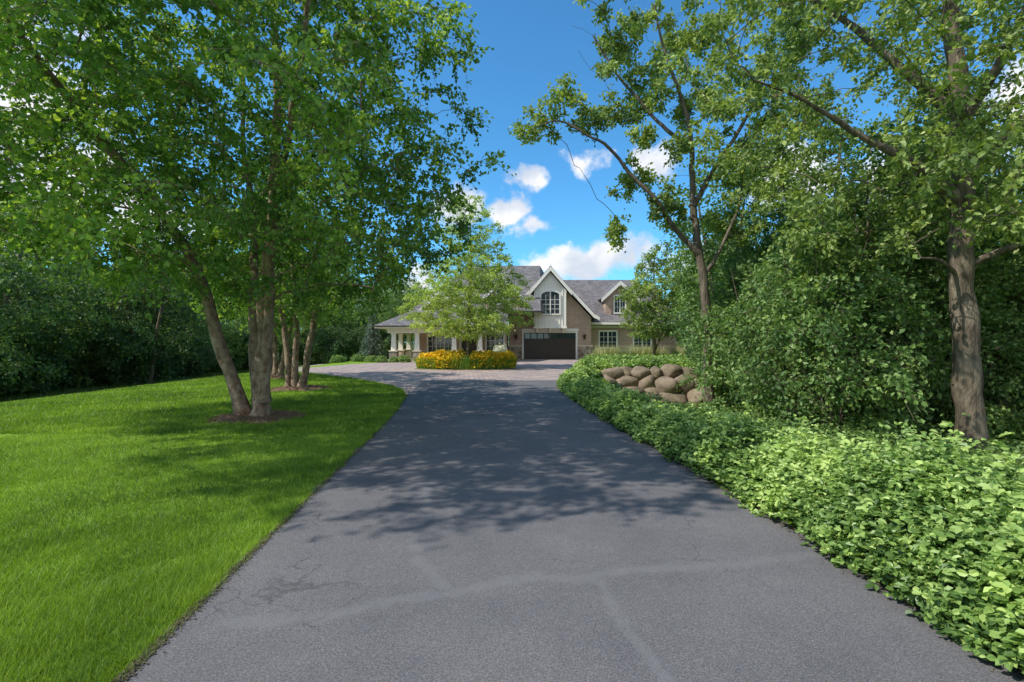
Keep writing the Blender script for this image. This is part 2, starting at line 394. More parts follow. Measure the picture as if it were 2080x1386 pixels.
pav = np.array([(-3.28, 15.3), (-3.75, 17), (-4.5, 18.6), (-5.8, 20.6), (-7.6, 22.8), (-10.2, 25.6), (-13.4, 28.8), (-19, 32), (-27, 34), (-27, 38), (-18, 36.6), (-11.6, 36.8), (-10.4, 38.2),
                (-9.2, 38.9), (-6, 39.3), (-.4, 39.6), (-.3, 46), (7.4, 46), (7.6, 41), (6.4, 36.5), (4.8, 33), (3.8, 28), (2.9, 24), (2.2, 21), (1.8, 16)])
def inpoly(x, y, poly):
    c = np.zeros(x.shape, bool); n = len(poly); j = n-1
    for i in range(n):
        xi, yi = poly[i]; xj, yj = poly[j]
        c ^= ((yi > y) != (yj > y)) & (x < (xj-xi)*(y-yi)/(yj-yi+1e-12)+xi); j = i
    return c

# ------------------------------------------------------------ ground sheet
gx = np.unique(np.concatenate([np.linspace(-400, -40, 14), np.arange(-40, -14, 1.5), np.arange(-14, 16, .35), np.arange(16, 45, 1.5), np.linspace(45, 400, 14)]))
gy = np.unique(np.concatenate([np.linspace(-300, -12, 10), np.arange(-12, 24, .5), np.arange(24, 26.4, .15), np.arange(26.5, 55, 1.), np.linspace(56, 700, 20)]))
X, Y = np.meshgrid(gx, gy); Z = height(X, Y)
mb = MB(); nx, ny = len(gx), len(gy)
i = np.arange(ny-1)[:, None]*nx+np.arange(nx-1)[None]; f = np.stack([i, i+1, i+nx+1, i+nx], -1).reshape(-1, 4)
mb.add(np.stack([X, Y, Z], -1), f, 0, smooth=True)
o_ = np.interp(Y, OY, OX)
wood = np.maximum.reduce([S(20, 23, -X), S(2.5, 5, X-o_)*(Y < 25.5), S(10, 13, X)*(Y >= 25.5), S(54, 60, Y)])
mb.obj('ground', [M['ground']], attrs={'wood': wood.ravel()})

bm = bmesh.new(); ring = [bm.verts.new((x, y, .008 if x > -14 else height(np.array(x), np.array(y))+.05)) for x, y in catmull(np.c_[pav, np.zeros((len(pav), 2))], 3)[:, :2]]
fc = bm.faces.new(ring); bmesh.ops.triangulate(bm, faces=[fc]); bmesh.ops.recalc_face_normals(bm, faces=bm.faces)
me = D.meshes.new('paver_courtyard'); bm.to_mesh(me); bm.free(); me.materials.append(M['paver'])
link(D.objects.new('paver_courtyard', me))

ys = np.concatenate([np.arange(-12, 1.6, .4), np.arange(1.6, 9, .04), np.arange(9, 20.9, .2)])
us = np.linspace(0, 1, 110)
Yg = np.repeat(ys[:, None], 110, 1); Xg = xl(ys)[:, None]+(xr(ys)-xl(ys))[:, None]*us[None]
el = np.minimum(us, 1-us)[None]*4.6
Xg = Xg+(.03*np.sin(Yg*3.1)+.02*np.sin(Yg*9.7))*np.exp(-el/.2)
k = Yg > 14; Xg = np.where(k & (Xg < -3.3+.0*Yg), -3.3+(Xg+3.3)*.5, Xg)
seal = np.zeros_like(Xg)
def band(poly, w):
    global seal
    P = catmull(np.c_[np.array(poly), np.zeros((len(poly), 2))], .08)[:, :2]
    for a, b in zip(P[:-1], P[1:]):
        ab = b-a; t = np.clip(((Xg-a[0])*ab[0]+(Yg-a[1])*ab[1])/(ab@ab+1e-9), 0, 1)
        dd = np.hypot(Xg-a[0]-t*ab[0], Yg-a[1]-t*ab[1])
        seal = np.maximum(seal, np.clip(1.0-dd/w*.5, 0, 1))
band([(-1.75, 2.95), (-1.2, 3.0), (-.7, 3.22), (-.45, 3.28), (.1, 3.5), (.5, 3.5), (.9, 3.62), (1.7, 3.72), (2.4, 3.9)], .08)
band([(-.95, 5.6), (-.83, 4.7), (-.85, 4.3), (-.72, 3.8), (-.45, 3.35)], .07)
band([(.62, 3.45), (.66, 2.95), (.77, 2.4), (.8, 1.7)], .05)
mb = MB(); nx = 110; ny = len(ys)
i = np.arange(ny-1)[:, None]*nx+np.arange(nx-1)[None]; f = np.stack([i, i+1, i+nx+1, i+nx], -1).reshape(-1, 4)
mb.add(np.stack([Xg, Yg, .016+0*Xg], -1), f, 0)
mb.obj('asphalt_driveway', [M['asphalt']], attrs={'seal': seal.ravel()})
mb = MB()
for r_ in range(2):
    for k in range(28):
        x0 = -3.95+k*.222; y0 = 20.72+r_*.24
        if x0 > 2.0: continue
        mb.add([(x0, y0, .012), (x0+.21, y0, .012), (x0+.21, y0+.22, .012), (x0, y0+.22, .012)], [[0, 1, 2, 3]])
mb.obj('paver_border', [noisy_mat('dark_border_pavers', [(.1, .09, .09), (.2, .17, .16)], 5)])
mb = MB(); n = 9000; y = 1/(1/1.8+(1/18-1/1.8)*rng.random(n)); sd_ = rng.random(n) < .6
x = np.where(sd_, xl(y)+np.abs(rng.normal(0, .03, n))-.01, xr(y)-np.abs(rng.normal(0, .05, n))+.02)
P = np.stack([x, y, np.full(n, .022)], 1); nr = rng.normal(0, .3, (n, 3)); nr[:, 2] += 1; dr = rng.normal(0, 1, (n, 3)); dr[:, 2] *= .15
add_leaves(mb, P, dr, nr, .018*(1+.05*y), .008*(1+.08*y), rng.random(n), 0); mb.obj('edge_litter', [noisy_mat('soil_and_clippings', [(.05, .045, .03), (.16, .14, .08)], 30, bump=0)])

# ------------------------------------------------------------ lawn blades
mulch_c = [(-5.6, 10.85, .95), (-7.5, 17.4, 1.0), (-10.8, 22.5, 1.0)]
def lawn(n, y0, y1, xmin, w, h):
    t = rng.random(n); y = 1/(1/y0+(1/y1-1/y0)*t)
    x = xl(np.minimum(y, 21))-rng.random(n)**1.15*(xl(np.minimum(y, 21))-xmin)+rng.normal(0, .025, n)
    k = ~inpoly(x, y, pav)
    for cx, cy, r in mulch_c: k &= np.hypot(x-cx, y-cy) > r*(.9+.12*np.sin(np.arctan2(y-cy, x-cx)*5))
    k &= x > -1.25*y-2
    x, y = x[k], y[k]; n = len(x); z = height(x, y)
    a = rng.random(n)*6.283; ln = rng.normal(0, .45, (n, 2))
    sc = (.6+.4*y/8); hh = h*rng.uniform(.5, 1.35, n)*(1+.3*snoise(x, y, 0, 3.)+.25*snoise(x, y, 0, 9.))*(1+.01*y); ww = w*sc*rng.uniform(.7, 1.3, n)
    B = np.stack([x, y, z-.005], 1); s = np.stack([np.cos(a), np.sin(a), 0*a], 1)*ww[:, None]*.5
    tip = B+np.stack([ln[:, 0]*hh, ln[:, 1]*hh, hh], 1)
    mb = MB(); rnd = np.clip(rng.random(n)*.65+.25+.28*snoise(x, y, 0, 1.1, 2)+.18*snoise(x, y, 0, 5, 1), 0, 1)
    R = np.stack([rnd*.35, rnd*.35, rnd], 1).ravel()  # dark bases, light tips: shaded gaps and highlights put into blade colour
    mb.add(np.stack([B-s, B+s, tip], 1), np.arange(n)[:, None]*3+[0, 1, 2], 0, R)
    return mb
p_ = empty('lawn_grass')
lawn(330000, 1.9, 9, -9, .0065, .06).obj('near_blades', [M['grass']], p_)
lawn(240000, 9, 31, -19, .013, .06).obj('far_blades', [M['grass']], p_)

for cx, cy, r in mulch_c:
    mb = MB(); a = np.linspace(0, 6.283, 49)[:-1]; rr = np.array([0, .3, .6, .85, 1.0])*r
    v = [(cx, cy, height(np.array(cx), np.array(cy))+.10)]
    for k in rr[1:]:
        R_ = k*(1+.1*np.sin(a*5)+.05*np.sin(a*11))
        xx = cx+R_*np.cos(a); yy = cy+R_*np.sin(a)
        v += list(zip(xx, yy, height(xx, yy)+.015+.09*(1-(k/r)**2)))
    fs = [[0, 1+k, 1+(k+1) % 48] for k in range(48)]
    mb.add(v, fs, 0, smooth=True)
    mb.addf([[1+j*48+k, 1+(j+1)*48+k, 1+(j+1)*48+(k+1) % 48, 1+j*48+(k+1) % 48] for j in range(3) for k in range(48)], 0, True)
    n = 1800; t = rng.random(n)*6.283; q = r*1.05*np.sqrt(rng.random(n)); P = np.stack([cx+q*np.cos(t), cy+q*np.sin(t), 0*q], 1)
    P[:, 2] = height(P[:, 0], P[:, 1])+.03+.09*np.clip(1-(q/r)**2, 0, 1)
    nr = rng.normal(0, .35, (n, 3)); nr[:, 2] += 1; dr = rng.normal(0, 1, (n, 3)); dr[:, 2] *= .2
    add_leaves(mb, P, dr, nr, .06, .025, rng.random(n), 0)
    mb.obj('mulch_ring', [M['mulch']])

# ------------------------------------------------------------ sumac groundcover along the drive
def hedge():
    mb = MB()
    hh = lambda e, x, y: (.40+.22*S(9, 4, y))*np.sqrt(np.clip(e/.45, 0, 1))*(1+.28*snoise(x, y, 0, 1.6, 4)+.26*snoise(x, y, 0, 4., 1))
    ys = np.arange(-6, 24.6, .25); us = np.linspace(0, 1, 15)
    Yg = np.repeat(ys[:, None], 15, 1); Xg = xr(Yg)+.08+(xo(Yg)-xr(Yg)-.1)*us[None]
    e = np.minimum(Xg-xr(Yg)-.05, xo(Yg)-Xg+.02); Zg = np.minimum(0, height(Xg, Yg))-.02+hh(np.maximum(e, 0), Xg, Yg)*.66
    i = np.arange(len(ys)-1)[:, None]*15+np.arange(14)[None]
    mb.add(np.stack([Xg, Yg, Zg], -1), np.stack([i, i+1, i+16, i+15], -1).reshape(-1, 4), 0, smooth=True)
    def sc(n, y0, y1, size):
        y = 1/(1/y0+(1/y1-1/y0)*rng.random(n)); w = xo(y)-xr(y)
        x = xr(y)-.12+(w+.3)*rng.random(n)+.07*snoise(0*y, y, 0, 5.)
        e = np.minimum(x-xr(y)+.14, xo(y)-x+.2)
        top = hh(e, x, y); q = rng.random(n)**.45*(1+.45*rng.random(n)*(rng.random(n) > .84))
        z = np.minimum(0, height(x, y))+top*q+.02
        P = np.stack([x, y, z], 1)+rng.normal(0, .02, (n, 3)); P[:, 2] = np.maximum(P[:, 2], np.minimum(0, height(x, y))+.03)
        return P, size*rng.uniform(.55, 1.4, n)*(1+.035*y), q
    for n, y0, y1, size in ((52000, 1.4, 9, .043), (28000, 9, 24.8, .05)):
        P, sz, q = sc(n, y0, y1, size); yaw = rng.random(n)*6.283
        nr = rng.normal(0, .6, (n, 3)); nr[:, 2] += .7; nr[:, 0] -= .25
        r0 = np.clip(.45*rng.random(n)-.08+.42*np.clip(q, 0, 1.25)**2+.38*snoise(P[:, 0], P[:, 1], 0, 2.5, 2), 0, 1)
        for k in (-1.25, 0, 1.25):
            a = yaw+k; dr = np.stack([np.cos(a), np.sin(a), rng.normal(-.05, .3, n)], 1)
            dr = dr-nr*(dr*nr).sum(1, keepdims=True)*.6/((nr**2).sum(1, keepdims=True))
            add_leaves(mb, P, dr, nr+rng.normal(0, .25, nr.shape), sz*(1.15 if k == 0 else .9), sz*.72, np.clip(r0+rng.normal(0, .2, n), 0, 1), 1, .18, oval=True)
    n = 26000; y = rng.uniform(24.7, 33, n); x0 = np.interp(y, RY, RX); x = x0+(13-x0)*rng.random(n)
    k = (y > 25.2+.08*np.sin(x*2)); x, y = x[k], y[k]; n = len(x)
    e = np.minimum.reduce([x-np.interp(y, RY, RX)+.1, y-24.9, 33.2-y]); z = hh(e, x, y)*rng.random(n)**.35*1.5+.03
    z += np.where(y < 25.5, -.12*rng.random(n), 0)
    P = np.stack([x, y, z], 1); nr = rng.normal(0, .5, (n, 3)); nr[:, 2] += .8
    dr = rng.normal(0, 1, (n, 3)); dr[:, 2] *= .4
    for _ in range(2):
        add_leaves(mb, P+rng.normal(0, .05, P.shape), dr+rng.normal(0, 1, dr.shape), nr, .15, .1, np.clip(rng.random(n)*.6+.3*snoise(x, y, 0, 1.5)+.2, 0, 1), 1)
    yy = np.arange(25.4, 33, .4); Yg = np.repeat(yy[:, None], 20, 1); Xg = np.interp(Yg, RY, RX)+.2+(12.5-np.interp(Yg, RY, RX))*np.linspace(0, 1, 20)[None]
    i = np.arange(len(yy)-1)[:, None]*20+np.arange(19)[None]
    mb.add(np.stack([Xg, Yg, .26+.08*snoise(Xg, Yg, 0, 1.6, 4)], -1), np.stack([i, i+1, i+21, i+20], -1).reshape(-1, 4), 0, smooth=True)
    mb.obj('sumac_groundcover', [M['core'], M['hedge_leaf']])
hedge()

# ------------------------------------------------------------ boulder retaining wall
bm = bmesh.new(); bmesh.ops.create_icosphere(bm, subdivisions=3, radius=1)
iv = np.array([v.co for v in bm.verts]); iff = np.array([[v.index for v in f.verts] for f in bm.faces]); bm.free()
mb = MB()
for row, (zc, yy, s_) in enumerate([(-1.1, 24.2, .60), (-.48, 24.5, .58), (.06, 24.85, .46)]):
    x = 3.9+.35*row
    while x < 10.8:
        w = s_*rng.uniform(.75, 1.35); sd = rng.random()*20
        q = nrm(iv); rad = np.ones(len(q))
        for pn in nrm(rng.normal(0, 1, (12, 3))):
            d = q@pn; rad = np.minimum(rad, np.where(d > .25, rng.uniform(.66, .88)/np.maximum(d, .25), 9))
        v = q*(rad*(1+.03*snoise(q[:, 0], q[:, 1], q[:, 2], 5, sd)))[:, None]*[w*1.35, s_*.95, s_*rng.uniform(.85, 1.0)]
        a = rng.normal(0, .25); R_ = np.array([[math.cos(a), 0, -math.sin(a)], [0, 1, 0], [math.sin(a), 0, math.cos(a)]])
        mb.add(v@R_+[x+w*.8, yy+rng.normal(0, .06), zc+rng.normal(0, .05)], iff, 0, smooth=True); x += w*1.68
mb.obj('boulder_retaining_wall', [M['boulder']])

# ------------------------------------------------------------ house
house = empty('shingle_house')
def box(name, x0, x1, y0, y1, z0, z1, mat, parent=house):
    mb = MB(); v = [(x, y, z) for z in (z0, z1) for x, y in ((x0, y0), (x1, y0), (x1, y1), (x0, y1))]
    mb.add(v, [[0, 3, 2, 1], [4, 5, 6, 7], [0, 1, 5, 4], [1, 2, 6, 5], [2, 3, 7, 6], [3, 0, 4, 7]]); return mb.obj(name, [M[mat]], parent)
def prism(name, poly_xz, y0, y1, mat, parent=house):
    n = len(poly_xz); bm = bmesh.new()
    a = [bm.verts.new((x, y0, z)) for x, z in poly_xz]; b = [bm.verts.new((x, y1, z)) for x, z in poly_xz]
    bm.faces.new(a); bm.faces.new(b[::-1])
    for i in range(n): bm.faces.new((a[i], b[i], b[(i+1) % n], a[(i+1) % n]))
    bmesh.ops.recalc_face_normals(bm, faces=bm.faces)
    me = D.meshes.new(name); bm.to_mesh(me); bm.free(); me.materials.append(M[mat]); return link(D.objects.new(name, me), parent)
def slab(name, quad, th, mat):
    q = np.array(quad, float); nrmv = np.cross(q[1]-q[0], q[2]-q[0]); nrmv /= np.linalg.norm(nrmv)
    if nrmv[2] < 0: nrmv = -nrmv
    n = len(q); mb = MB(); v = np.vstack([q, q-nrmv*th])
    mb.add(v, [[i, (i+1) % n, n+(i+1) % n, n+i] for i in range(n)])
    if n == 4: mb.addf([[0, 1, 2, 3], [7, 6, 5, 4]])
    else: mb.addf([[0, 1, 2], [5, 4, 3]])
    return mb.obj(name, [M[mat]], house)
def window(x0, x1, z0, z1, y, cols=2, rows=2, name='window', sub=2, head=True):
    f = .13
    box(name+'_glass', x0, x1, y-.03, y+.02, z0, z1, 'glass')
    box(name+'_frame_l', x0-f, x0, y-.1, y, z0-f, z1+(f if head else 0), 'white'); box(name+'_frame_r', x1, x1+f, y-.1, y, z0-f, z1+(f if head else 0), 'white')
    if head: box(name+'_head', x0, x1, y-.1, y, z1, z1+f*1.2, 'white')
    box(name+'_sill', x0, x1, y-.12, y, z0-f, z0, 'white')
    for i in range(1, cols):
        x = x0+(x1-x0)*i/cols; box(name+'_mullion', x-.05, x+.05, y-.075, y-.031, z0, z1, 'white')
    for c in range(cols):
        a = x0+(x1-x0)*c/cols; b = x0+(x1-x0)*(c+1)/cols
        for s_ in range(1, sub):
            x = a+(b-a)*s_/sub; box(name+'_bar', x-.018, x+.018, y-.06, y-.032, z0, z1, 'white')
    for i in range(1, rows):
        z = z0+(z1-z0)*i/rows; box(name+'_bar', x0, x1, y-.056, y-.033, z-.018, z+.018, 'white')
box('garage_wall', -.3, 7.4, 46, 56, 0, 3.9, 'siding')
prism('garage_gable_wall', [(-.3, 3.9), (7.4, 3.9), (3.55, 8.0)], 46.0, 46.3, 'siding')
ax, az = 3.55, 8.6
def gable_roof(cx, az, hw, slope, y0, y1, name, th=.18, flare=0.):
    ez = az-hw*slope
    for s_ in (-1, 1):
        slab(name+'_roof', [(cx, y0, az), (cx+s_*hw, y0, ez), (cx+s_*hw, y1, ez), (cx, y1, az)], th, 'roof')
        prism(name+'_bargeboard', [(cx, az-.06), (cx+s_*(hw+.02), ez-.06), (cx+s_*(hw+.02), ez-.42), (cx, az-.46)] if s_ > 0 else [(cx, az-.06), (cx, az-.46), (cx-(hw+.02), ez-.42), (cx-(hw+.02), ez-.06)], y0-.06, y0+.05, 'white')
        if flare:
            slab(name+'_roof_flare', [(cx+s_*hw, y0, ez), (cx+s_*(hw+flare), y0, ez-flare*.55), (cx+s_*(hw+flare), y1, ez-flare*.55), (cx+s_*hw, y1, ez)], th, 'roof')
            prism(name+'_flare_board', [(cx+s_*hw, ez-.06), (cx+s_*(hw+flare), ez-flare*.55-.06), (cx+s_*(hw+flare), ez-flare*.55-.36), (cx+s_*hw, ez-.42)], y0-.055, y0+.045, 'white')
gable_roof(ax, az, 4.0, 1.08, 45.5, 53, 'garage', flare=.55)
bx0, bx1 = 2.02, 4.98
prism('bay_wall', [(bx0, 2.98), (bx1, 2.98), (bx1, 6.3), (3.5, 8.0), (bx0, 6.3)], 45.0, 45.99, 'white')
k = bx0+.18
while k < bx1-.05:
    zt = 6.15+1.15*min(k-bx0, bx1-k)-.1
    for (a, b) in ([(3.1, 3.98), (6.62, zt)] if 2.55 < k < 4.45 else [(3.1, zt)]):
        if b > a: box('bay_batten', k-.025, k+.025, 44.96, 44.999, a, b, 'white')
    k += .27
box('bay_bottom_trim', bx0-.05, bx1+.05, 44.93, 45.9, 2.86, 3.0, 'white')
for cx in (2.3, 3.5, 4.7): prism('bay_bracket', [(cx-.09, 2.55), (cx+.09, 2.55), (cx+.09, 2.86), (cx-.09, 2.86)], 45.1, 45.99, 'cream')
gable_roof(3.5, 8.55, 1.9, 1.2, 44.6, 45.6, 'bay', th=.14)
window(2.68, 4.32, 4.2, 5.9, 44.99, 2, 4, 'bay_window', head=False)
n = 14; arc = [(3.5+.82*math.cos(math.pi*(1-i/n)), 5.9+.32*math.sin(math.pi*i/n)) for i in range(n+1)]
prism('bay_window_arch', arc, 44.955, 44.985, 'glass')
arc2 = [(3.5+.95*math.cos(math.pi*(1-i/n)), 5.9+.46*math.sin(math.pi*i/n)) for i in range(n+1)]
for i in range(n): prism('bay_arch_trim', [arc[i], arc[i+1], arc2[i+1], arc2[i]], 44.89, 44.995, 'white')
box('bay_arch_mullion', 3.45, 3.55, 44.915, 44.95, 5.901, 6.21, 'white')
for a, b in ((-.38, .93), (6.12, 7.48)): box('stone_base', a, b, 45.86, 46.0, 0, 1.2, 'stone'); box('stone_cap', a-.03, b+.03, 45.82, 46.0, 1.2, 1.28, 'cream')
box('stone_base_side', -.42, -.3, 45.86, 50, 0, 1.2, 'stone')
box('garage_jamb_l', .93, 1.1, 45.9, 46.02, 0, 2.62, 'white'); box('garage_jamb_r', 5.95, 6.12, 45.9, 46.02, 0, 2.62, 'white'); box('garage_header', .85, 6.2, 45.88, 46.02, 2.62, 2.86, 'white')
box('garage_door', 1.1, 5.95, 45.96, 46.01, 0.02, 2.46, 'door'); box('garage_door_head', 1.1, 5.95, 45.95, 46.015, 2.46, 2.62, 'white')
for r_ in range(4):
    for c in range(8):
        x0 = 1.14+c*.602; z0 = .07+r_*.6
        if r_ == 3: box('garage_door_light', x0+.05, x0+.55, 45.935, 45.955, z0+.06, z0+.52, 'glass')
        else:
            box('garage_door_panel', x0+.05, x0+.55, 45.93, 45.958, z0+.05, z0+.54, 'door')
for x in (.4, 6.75):
    box('wall_lantern', x-.09, x+.09, 45.72, 45.9, 1.95, 2.25, 'metal'); box('wall_lantern_cap', x-.13, x+.13, 45.68, 45.99, 2.25, 2.3, 'metal'); box('wall_lantern_mount', x-.05, x+.05, 45.9, 45.998, 1.85, 2.2, 'metal')
box('right_wing_wall', 7.4, 16.5, 48, 56, 0, 3.6, 'siding')
slab('right_roof_front', [(4.5, 47.3, 3.55), (17.2, 47.3, 3.55), (13.5, 54, 8.4), (4.5, 54, 8.4)], .18, 'roof')
slab('right_roof_hip', [(17.2, 47.3, 3.55), (17.2, 60, 3.55), (13.5, 54, 8.4)], .18, 'roof')
box('right_fascia', 7.5, 17.2, 47.2, 47.3, 3.28, 3.5, 'white')
box('right_band', 7.4, 16.5, 47.95, 48, 3.0, 3.2, 'white')
window(8.55, 10.15, 1.1, 2.6, 48, 2, 3, 'wing_window'); window(11.9, 13.5, 1.1, 2.6, 48, 2, 3, 'wing_window_b')
box('wing_corner', 7.42, 7.6, 47.9, 48.0, 0, 3, 'white')
prism('dormer_wall', [(9.2, 4.3), (12.0, 4.3), (12.0, 6.0), (10.6, 7.3), (9.2, 6.0)], 48.4, 52, 'siding')
gable_roof(10.6, 7.65, 1.85, .95, 48.0, 53, 'dormer')
window(10.1, 11.1, 4.5, 6.1, 48.4, 2, 3, 'dormer_window')
box('main_wall', -8.2, -.45, 43, 56, 0, 4.2, 'siding')
slab('main_roof_front', [(-9.0, 42.9, 4.35), (2.5, 42.9, 4.35), (2.9, 51, 9.5), (-4.2, 51, 9.5)], .18, 'roof')
slab('main_roof_hip', [(-9.0, 42.9, 4.35), (-4.2, 51, 9.5), (-9.0, 59, 4.35)], .18, 'roof')
slab('main_roof_side', [(2.9, 51, 9.5), (2.5, 42.9, 4.35), (7, 59, 4.35)], .18, 'roof')
prism('main_gable_wall', [(-2.3, 4.5), (.7, 4.5), (.7, 5.6), (-.8, 7.1), (-2.3, 5.6)], 43.3, 46, 'siding')
gable_roof(-.8, 7.35, 1.9, 1.0, 42.9, 47.5, 'front_dormer')
window(-1.3, -.3, 5.0, 6.2, 43.3, 2, 3, 'front_dormer_window')
prism('left_gable_wall', [(-8.0, 4.2), (-4.6, 4.2), (-6.3, 5.9)], 43.3, 45, 'siding')
gable_roof(-6.3, 6.3, 2.1, 1.0, 42.9, 46, 'left_dormer')
slab('porch_roof', [(-11.0, 39.4, 2.98), (-.35, 39.4, 2.98), (-.35, 43.2, 4.5), (-8.4, 43.2, 4.5)], .14, 'roof')
slab('porch_roof_side', [(-11.0, 39.4, 2.98), (-8.4, 43.2, 4.5), (-8.4, 48, 4.5), (-11.0, 48, 2.98)], .14, 'roof')
box('porch_fascia', -11.0, -.35, 39.3, 39.42, 2.72, 2.96, 'white')
box('porch_gutter', -11.05, -.35, 39.2, 39.3, 2.84, 2.94, 'metal')
box('porch_beam', -10.1, -.4, 39.85, 40.15, 2.35, 2.7, 'white')
box('porch_beam_side', -10.1, -9.8, 40.15, 48, 2.35, 2.7, 'white')
box('porch_ceiling', -10.8, -.4, 39.45, 48, 2.705, 2.76, 'cream')
box('porch_floor', -10.2, -.4, 39.7, 43, 0, .14, 'cream')
for x, y in ((-9.6, 40), (-7.7, 40), (-4.7, 40), (-2.6, 40), (-9.75, 43.2), (-9.75, 46.5)):
    box('column_base', x-.32, x+.32, y-.32, y+.32, .141, .85, 'stone'); box('column_cap_stone', x-.36, x+.36, y-.36, y+.36, .85, .93, 'cream')
    mbq = MB(); v = [(x+sx*w, y+sy*w, z) for z, w in ((.93, .2), (2.25, .15)) for sx, sy in ((-1, -1), (1, -1), (1, 1), (-1, 1))]
    mbq.add(v, [[0, 3, 2, 1], [4, 5, 6, 7], [0, 1, 5, 4], [1, 2, 6, 5], [2, 3, 7, 6], [3, 0, 4, 7]]); mbq.obj('column', [M['white']], house)
    box('column_capital', x-.2, x+.2, y-.2, y+.2, 2.25, 2.349, 'white')
window(-7.3, -5.2, .75, 2.2, 43, 3, 3, 'porch_window'); window(-2.2, -.75, .75, 2.25, 43, 2, 3, 'porch_window_b')
box('front_door', -4.4, -3.1, 42.93, 42.99, .14, 2.4, 'door'); box('front_door_frame', -4.6, -2.9, 42.95, 42.998, .14, 2.6, 'white')

# ------------------------------------------------------------ trees
BM = [M['birch_bark'], M['birch_leaf']]; OM = [M['oak_bark'], M['oak_leaf']]
def birch_in(P):
    x, y, z = P.T
    R = np.interp(z, [2.8, 3.5, 4.5, 6, 7.5, 9.2, 11, 12.3], [2.4, 3.7, 4.6, 4.6, 4.1, 3.1, 1.7, .3])
    cx = -5.6; cy = 10.5
    a = np.arctan2(y-cy, x-cx); R = R*(1+.12*np.sin(a*4+z*1.1)+.1*np.sin(a*7-z*2))
    d = np.hypot(x-cx, y-cy)
    k = (d < R) & (d > R*.25*(z < 9))
    q = np.sqrt(((x+9.6)/3.6)**2+((y-10.2)/3.4)**2+((z-6.9)/3.4)**2)
    q2 = np.sqrt(((x+7.8)/3.9)**2+((y-4.9)/2.6)**2+((z-8.7)/2.0)**2)  # crown lobe out of frame, added to cast shade on the near drive
    return k | (q < 1) | (q2 < 1+.15*np.sin(x*2.3+y*3))
T = crown_pts(22000, (-13.5, 2.0, 2.8), (0, 15.5, 12.3), birch_in, .60, 1200, .26, 1.1, 3.)
build_tree('river_birch_tree', [
    [(-5.85, 10.8, 0, .15), (-6.55, 10.8, 2.27, .125), (-7.0, 10.7, 3.57, .11), (-8.7, 10.4, 6.05, .075), (-10.1, 10.2, 7.9, .04)],
    [(-5.65, 11.05, 0, .13), (-5.95, 11.3, 2.3, .105), (-6.3, 12., 4.3, .085), (-6.7, 12.4, 6.2, .065), (-7.0, 12.8, 9.3, .03)],
    [(-5.45, 10.7, 0, .165), (-5.3, 10.7, 2.7, .13), (-5.05, 10.7, 5.4, .105), (-5.1, 10.7, 9.2, .06), (-5.0, 10.7, 11.6, .03)],
    [(-5.35, 10.6, .4, .12), (-5.15, 10.45, 2.5, .1), (-4.85, 9.9, 4.0, .08), (-4.0, 9., 6.2, .055), (-3.3, 8.3, 8.2, .03)],
    [(-7.6, 10.6, 4.6, .07), (-8.1, 9, 6.2, .06), (-8.2, 7, 7.8, .045), (-8., 5, 8.8, .02)]],
    T, BM, (-5.7, 10.6, 5), leaf=.1, lw=.76, ntw=7, L=.6, nl=19, zmin=2.3, droop=.5)
def small_birch(name, x, y, R0, H, seed, nm, leafm, sc=1.):
    def ins(P):
        q = P-[x, y, 0]; R = np.interp(q[:, 2], [2.6, 3.4, H*.5, H*.8, H], [.5*R0, .85*R0, R0, .6*R0, .2])
        a = np.arctan2(q[:, 1], q[:, 0]); d = np.hypot(q[:, 0], q[:, 1]); return d < R*(1+.15*np.sin(a*4+q[:, 2]*1.2+seed))
    T = crown_pts(9000, (x-R0*1.2, y-R0*1.2, 2.6), (x+R0*1.2, y+R0*1.2, H), ins, .72, nm, .2, 1., seed)
    z = float(height(np.array(x), np.array(y)))
    build_tree(name, [[(x+.05, y, z, .12), (x, y+.1, 3, .09), (x-.2, y, 5.5, .06), (x-.3, y, H-1, .03)],
                      [(x+.25, y, z, .13), (x+.95, y-.1, 2.9, .10), (x+1.6, y, 5, .06), (x+2.0, y, H-2.5, .03)],
                      [(x-.2, y, z, .11), (x-.7, y+.3, 2.8, .09), (x-1.3, y+.5, 5, .06), (x-1.7, y+.5, H-3, .03)]],
               T, [M['birch_bark'], leafm], (x, y, H*.5), leaf=.13*sc, lw=.72, ntw=6, L=.7, nl=15, zmin=2.2, droop=.45)
small_birch('river_birch_tree', -7.7, 17.4, 3.5, 8.5, 2., 360, M['birch_leaf'])
small_birch('river_birch_tree', -10.9, 22.5, 3.5, 8.5, 5., 300, M['birch_leaf'], 1.2)

